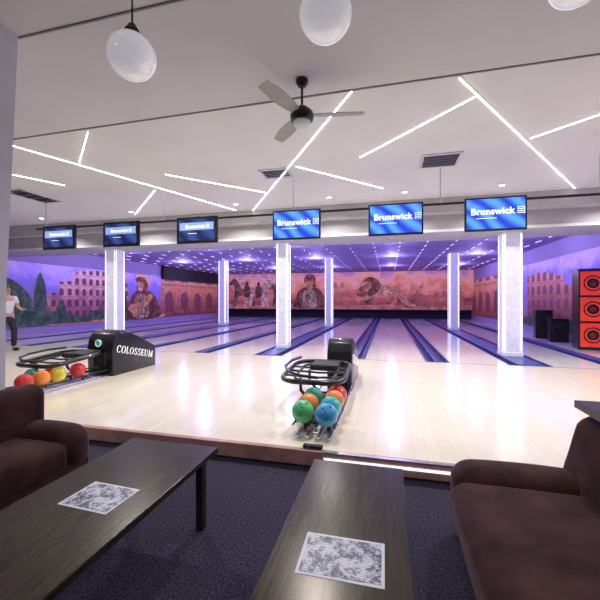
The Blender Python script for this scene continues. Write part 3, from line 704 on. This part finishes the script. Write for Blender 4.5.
def sheet(px, label):
    P = [at(a, c, TZ+.0015) for a, c in px]; c = sum(P, Vector())/4
    u = ((P[1]-P[0])+(P[2]-P[3]))/2; v = ((P[0]-P[3])+(P[1]-P[2]))/2
    t = thing('place_mat', (c.x, c.y, TZ), label, 'paper', None, math.atan2(u.y, u.x))
    a, d = u.length/2, v.length/2
    g = nb(); bx(g, -a, a, -d, d, 0, .0015); build('sheet', g, M['paperw'], t)
    g = nb(); bx(g, -a*.93, a*.93, -d*.9, d*.9, .0015, .002); build('printed_area', g, M['paper'], t)
sheet([(95, 482), (145, 490), (100, 514), (58, 503)], 'white paper sheet with black printing on the left table')
sheet([(308, 532), (387, 544), (382, 589), (294, 572)], 'white paper sheet with grey map-like printing on the centre table')

# ---------------------------------------------------------------- seats
def cushion(name, x0, x1, y0, y1, z0, z1, r, m, parent, puff=.02, lean=0.):
    g = nb(); bx(g, x0, x1, y0, y1, z0, z1, r, 6)
    cx_, cy_ = (x0+x1)/2, (y0+y1)/2
    bmesh.ops.subdivide_edges(g, edges=[e for e in g.edges if e.calc_length() > .13], cuts=5, use_grid_fill=True)
    for v in g.verts:
        k = max(0, 1-((v.co.x-cx_)/(x1-x0)*2)**2)*max(0, 1-((v.co.y-cy_)/(y1-y0)*2)**2)
        if v.co.z > (z0+z1)/2: v.co.z += puff*k
        v.co.x += lean*(v.co.z-z0)
        v.co += Vector((random.uniform(-1, 1), random.uniform(-1, 1), random.uniform(-1, 1)))*.0012
    return build(name, g, m, parent, True)
t = thing('sofa', (.85, 1.55, 0), 'large dark brown velvet sofa at right beside the centre table', 'sofa')
cushion('seat', -.49, .33, -.85, .74, .20, .43, .09, M['sofa'], t, .04)
cushion('armrest', -.46, .34, .66, .99, .18, .475, .125, M['sofa'], t, .02)
cushion('seat_base', -.45, .33, -.83, .92, .08, .28, .03, M['sofa'], t, 0)
cushion('backrest', .14, .38, -.85, .98, .30, .81, .09, M['sofa'], t, .0, .26)
for sx in (-.40, .28):
    for sy in (-.75, .83):
        g = nb(); bx(g, sx-.03, sx+.03, sy-.03, sy+.03, 0, .10); build('leg', g, M['blackm'], t)
t = thing('armchair', (-2.70, 1.9, 0), 'dark brown velvet armchair at the left edge facing the left table', 'armchair')
cushion('seat', -.18, .37, -.75, .26, .20, .43, .075, M['sofa'], t, .03)
cushion('seat_base', -.20, .36, -.74, .44, .08, .26, .03, M['sofa'], t, 0)
cushion('backrest', -.30, -.08, -.75, .46, .12, .80, .09, M['sofa'], t, .0, .0)
cushion('armrest', -.20, .38, .18, .48, .16, .51, .13, M['sofa'], t, .015)
for sx in (-.22, .30):
    for sy in (-.65, .38):
        g = nb(); bx(g, sx-.03, sx+.03, sy-.03, sy+.03, 0, .13); build('leg', g, M['blackm'], t)
t = thing('ledge_partition', (1.55, 1.55, 0), 'dark wood ledge behind and above the right sofa back', 'ledge')
g = nb(); bx(g, -.44, .15, -.95, .95, .84, .885, .004); build('ledge_top', g, M['wenge'], t)
g = nb(); bx(g, -.03, .06, -.93, .90, 0, .84); build('partition', g, M['wenge'], t)
t = thing('floor_sensor_box', (-.66, PY+.045, PZ+.002), 'small black box on the platform edge in front of the centre ball return', 'box')
g = nb(); bx(g, -.09, .09, -.022, .03, 0.006, .035, .008); build('housing', g, M['blackm'], t)
g = nb(); cyl(g, (-.04, -.025, .018), (-.04, -.020, .018), .010, n=14); build('lens', g, M['chrome'], t)

# ---------------------------------------------------------------- speakers
def speaker(x, y, w, d, h, n, label, yaw, lit):
    t = thing('speaker', (x, y, PZ), label, 'speaker', 'black speakers by the right wall', yaw)
    g = nb(); bx(g, -w/2, w/2, -d/2, d/2, 0, h, .015); build('cabinet', g, M['black'], t)
    hh = (h-.10)/n
    for k in range(n):
        z = .05+hh*(k+.5); r = min(w*.31, hh*.34)
        g = nb(); bx(g, -w/2+.04, w/2-.04, -d/2-.012, -d/2+.002, z-hh/2+.03, z+hh/2-.03, .004); build('front_panel', g, M['red'] if lit else M['blackm'], t)
        pts = [(r*math.cos(2*PI*j/28), -d/2-.014, z+r*math.sin(2*PI*j/28)) for j in range(28)]
        g = nb(); tube(g, pts, .018, 8, True); build('cone_ring', g, M['black'], t, True)
        g = nb(); cyl(g, (0, -d/2-.016, z), (0, -d/2+.0, z), r*.6, r*.97, n=28); build('cone', g, M['black'], t)
        g = nb(); sph(g, (0, -d/2-.016, z), r*.36, 20, 12, (1, .5, 1)); build('dust_cap', g, M['reddk'] if lit else M['black'], t, True)
    return t
speaker(5.38, 11.3, .64, .5, 2.20, 3, 'tall speaker stack with red front and dark cones cut by right photo edge', -.12, True)
speaker(5.36, 13.1, .5, .5, .75, 1, 'low black speaker box standing behind the tall stack with red front', -.2, False)
speaker(5.36, 14.2, .5, .5, 1.0, 1, 'black speaker box farthest back along the right wall', -.2, False)

# ---------------------------------------------------------------- person
def skin(name, verts, edges, radii, m, parent, root=0, sub=2):
    me = bpy.data.meshes.new(name); bm = nb()
    lay = bm.verts.layers.skin.verify()
    vs = [bm.verts.new(v) for v in verts]
    for i, v in enumerate(vs):
        r = radii[i]; v[lay].radius = r if isinstance(r, tuple) else (r, r); v[lay].use_root = (i == root)
    for a, c in edges: bm.edges.new((vs[a], vs[c]))
    bm.to_mesh(me); bm.free(); me.materials.append(m)
    o = bpy.data.objects.new(name, me); COL.objects.link(o); o.parent = parent
    o.modifiers.new('skin', 'SKIN').use_smooth_shade = True
    s = o.modifiers.new('sub', 'SUBSURF'); s.levels = sub; s.render_levels = sub
    return o
PX = at(7, 351, PZ)
t = thing('person', (PX.x, PX.y, PZ), 'person with short black hair in white shirt standing on the approach at far left', 'person', None, 1.5)
V = [(0, 0, .95), (0, .01, 1.15), (0, 0, 1.38), (0, -.005, 1.47), (0, -.01, 1.53), (0, -.015, 1.62), (0, -.01, 1.70),
     (-.19, 0, 1.40), (-.24, .04, 1.13), (-.22, -.10, .91), (-.215, -.15, .86),
     (.19, 0, 1.40), (.24, -.05, 1.15), (.20, -.26, 1.08), (.19, -.33, 1.10),
     (-.10, 0, .90), (-.11, .06, .50), (-.12, .14, .09), (-.13, .03, .035),
     (.10, 0, .90), (.12, -.10, .50), (.13, -.05, .08), (.15, -.17, .035)]
E = [(0, 1), (1, 2), (2, 3), (3, 4), (4, 5), (5, 6), (2, 7), (7, 8), (8, 9), (9, 10), (2, 11), (11, 12), (12, 13), (13, 14), (0, 15), (15, 16), (16, 17), (17, 18), (0, 19), (19, 20), (20, 21), (21, 22)]
Rr = [(.14, .10), (.13, .10), (.14, .10), .055, .06, (.078, .095), (.06, .075), .055, .042, .032, .03, .055, .042, .032, .03, .08, .055, .038, .03, .08, .055, .038, .03]
skin('body', V, E, Rr, M['skin'], t)
skin('shirt', [(0, 0, .93), (0, .01, 1.15), (0, 0, 1.38), (0, 0, 1.44), (-.19, 0, 1.40), (-.225, .03, 1.22), (.19, 0, 1.40), (.225, -.03, 1.24)],
     [(0, 1), (1, 2), (2, 3), (2, 4), (4, 5), (2, 6), (6, 7)], [(.165, .12), (.15, .12), (.158, .118), .075, .075, .065, .075, .065], M['shirt'], t)
skin('trousers', [(0, 0, .98), (0, 0, .90), (-.10, 0, .86), (-.11, .06, .50), (-.12, .14, .11), (.10, 0, .86), (.12, -.10, .50), (.13, -.05, .10)],
     [(0, 1), (1, 2), (2, 3), (3, 4), (1, 5), (5, 6), (6, 7)], [(.15, .11), (.15, .11), .10, .075, .062, .10, .075, .062], M['trousers'], t)
for s, y in ((-1, .09), (1, -.11)):
    g = nb(); sph(g, (s*.135, y-.02, .045), .05, 20, 12, (.95, 2.5, .9)); build('shoe', g, M['blackm'], t, True)
g = nb(); sph(g, (0, .015, 1.665), .108, 28, 18, (.88, 1.02, 1.0))
bmesh.ops.delete(g, geom=[v for v in g.verts if v.co.y < -.045 and v.co.z < 1.70 or v.co.z < 1.58], context='VERTS')
build('hair', g, M['hair'], t, True)
for s in (-1, 1):
    g = nb(); sph(g, (s*.032, -.100, 1.635), .012, 12, 8); build('eye', g, M['blackm'], t, True)
    g = nb(); sph(g, (s*.082, .0, 1.62), .03, 12, 8, (.4, .7, 1.1)); build('ear', g, M['skin'], t, True)
g = nb(); cyl(g, (0, -.10, 1.64), (0, -.125, 1.60), .008, .016, 10); build('nose', g, M['skin'], t, True)
g = nb(); sph(g, (0, -.098, 1.565), .022, 12, 8, (1, .4, .3)); build('mouth', g, M['lips'], t, True)
for (hx, hy, hz, s, dr) in ((-.215, -.15, .86, 1, Vector((0, -.4, -.9))), (.19, -.33, 1.10, -1, Vector((-.1, -1, .1)))):
    dr.normalize(); side = Vector((0, 1, 0)).cross(dr) if abs(dr.y) < .9 else Vector((1, 0, 0)); side.normalize()
    base = Vector((hx, hy, hz))
    for k in range(5):
        o0 = side*(k-1.5)*.018 if k < 4 else side*s*.035
        ln = (.07, .08, .075, .06, .05)[k]; st = base+o0+dr*(.045 if k < 4 else .0)
        skin('finger', [base+o0*.6, st, st+dr*ln*.55+Vector((0, 0, -.006)), st+dr*ln+Vector((0, 0, -.02))], [(0, 1), (1, 2), (2, 3)], [.014, .010, .009, .008], M['skin'], t, 0, 1)

# ---------------------------------------------------------------- world, camera
w = bpy.data.worlds.new('room_ambient'); SC.world = w; w.use_nodes = True
w.node_tree.nodes['Background'].inputs['Color'].default_value = (.3, .25, .5, 1); w.node_tree.nodes['Background'].inputs['Strength'].default_value = .1
cam = bpy.data.cameras.new('camera'); cam.lens = 21.0; cam.sensor_width = 36; cam.clip_start = .05; cam.clip_end = 100
co = bpy.data.objects.new('camera', cam); co.location = (0, 0, CH); co.rotation_euler = (PI/2, 0, YAW); COL.objects.link(co)
SC.camera = co
SC.view_settings.view_transform = 'Standard'
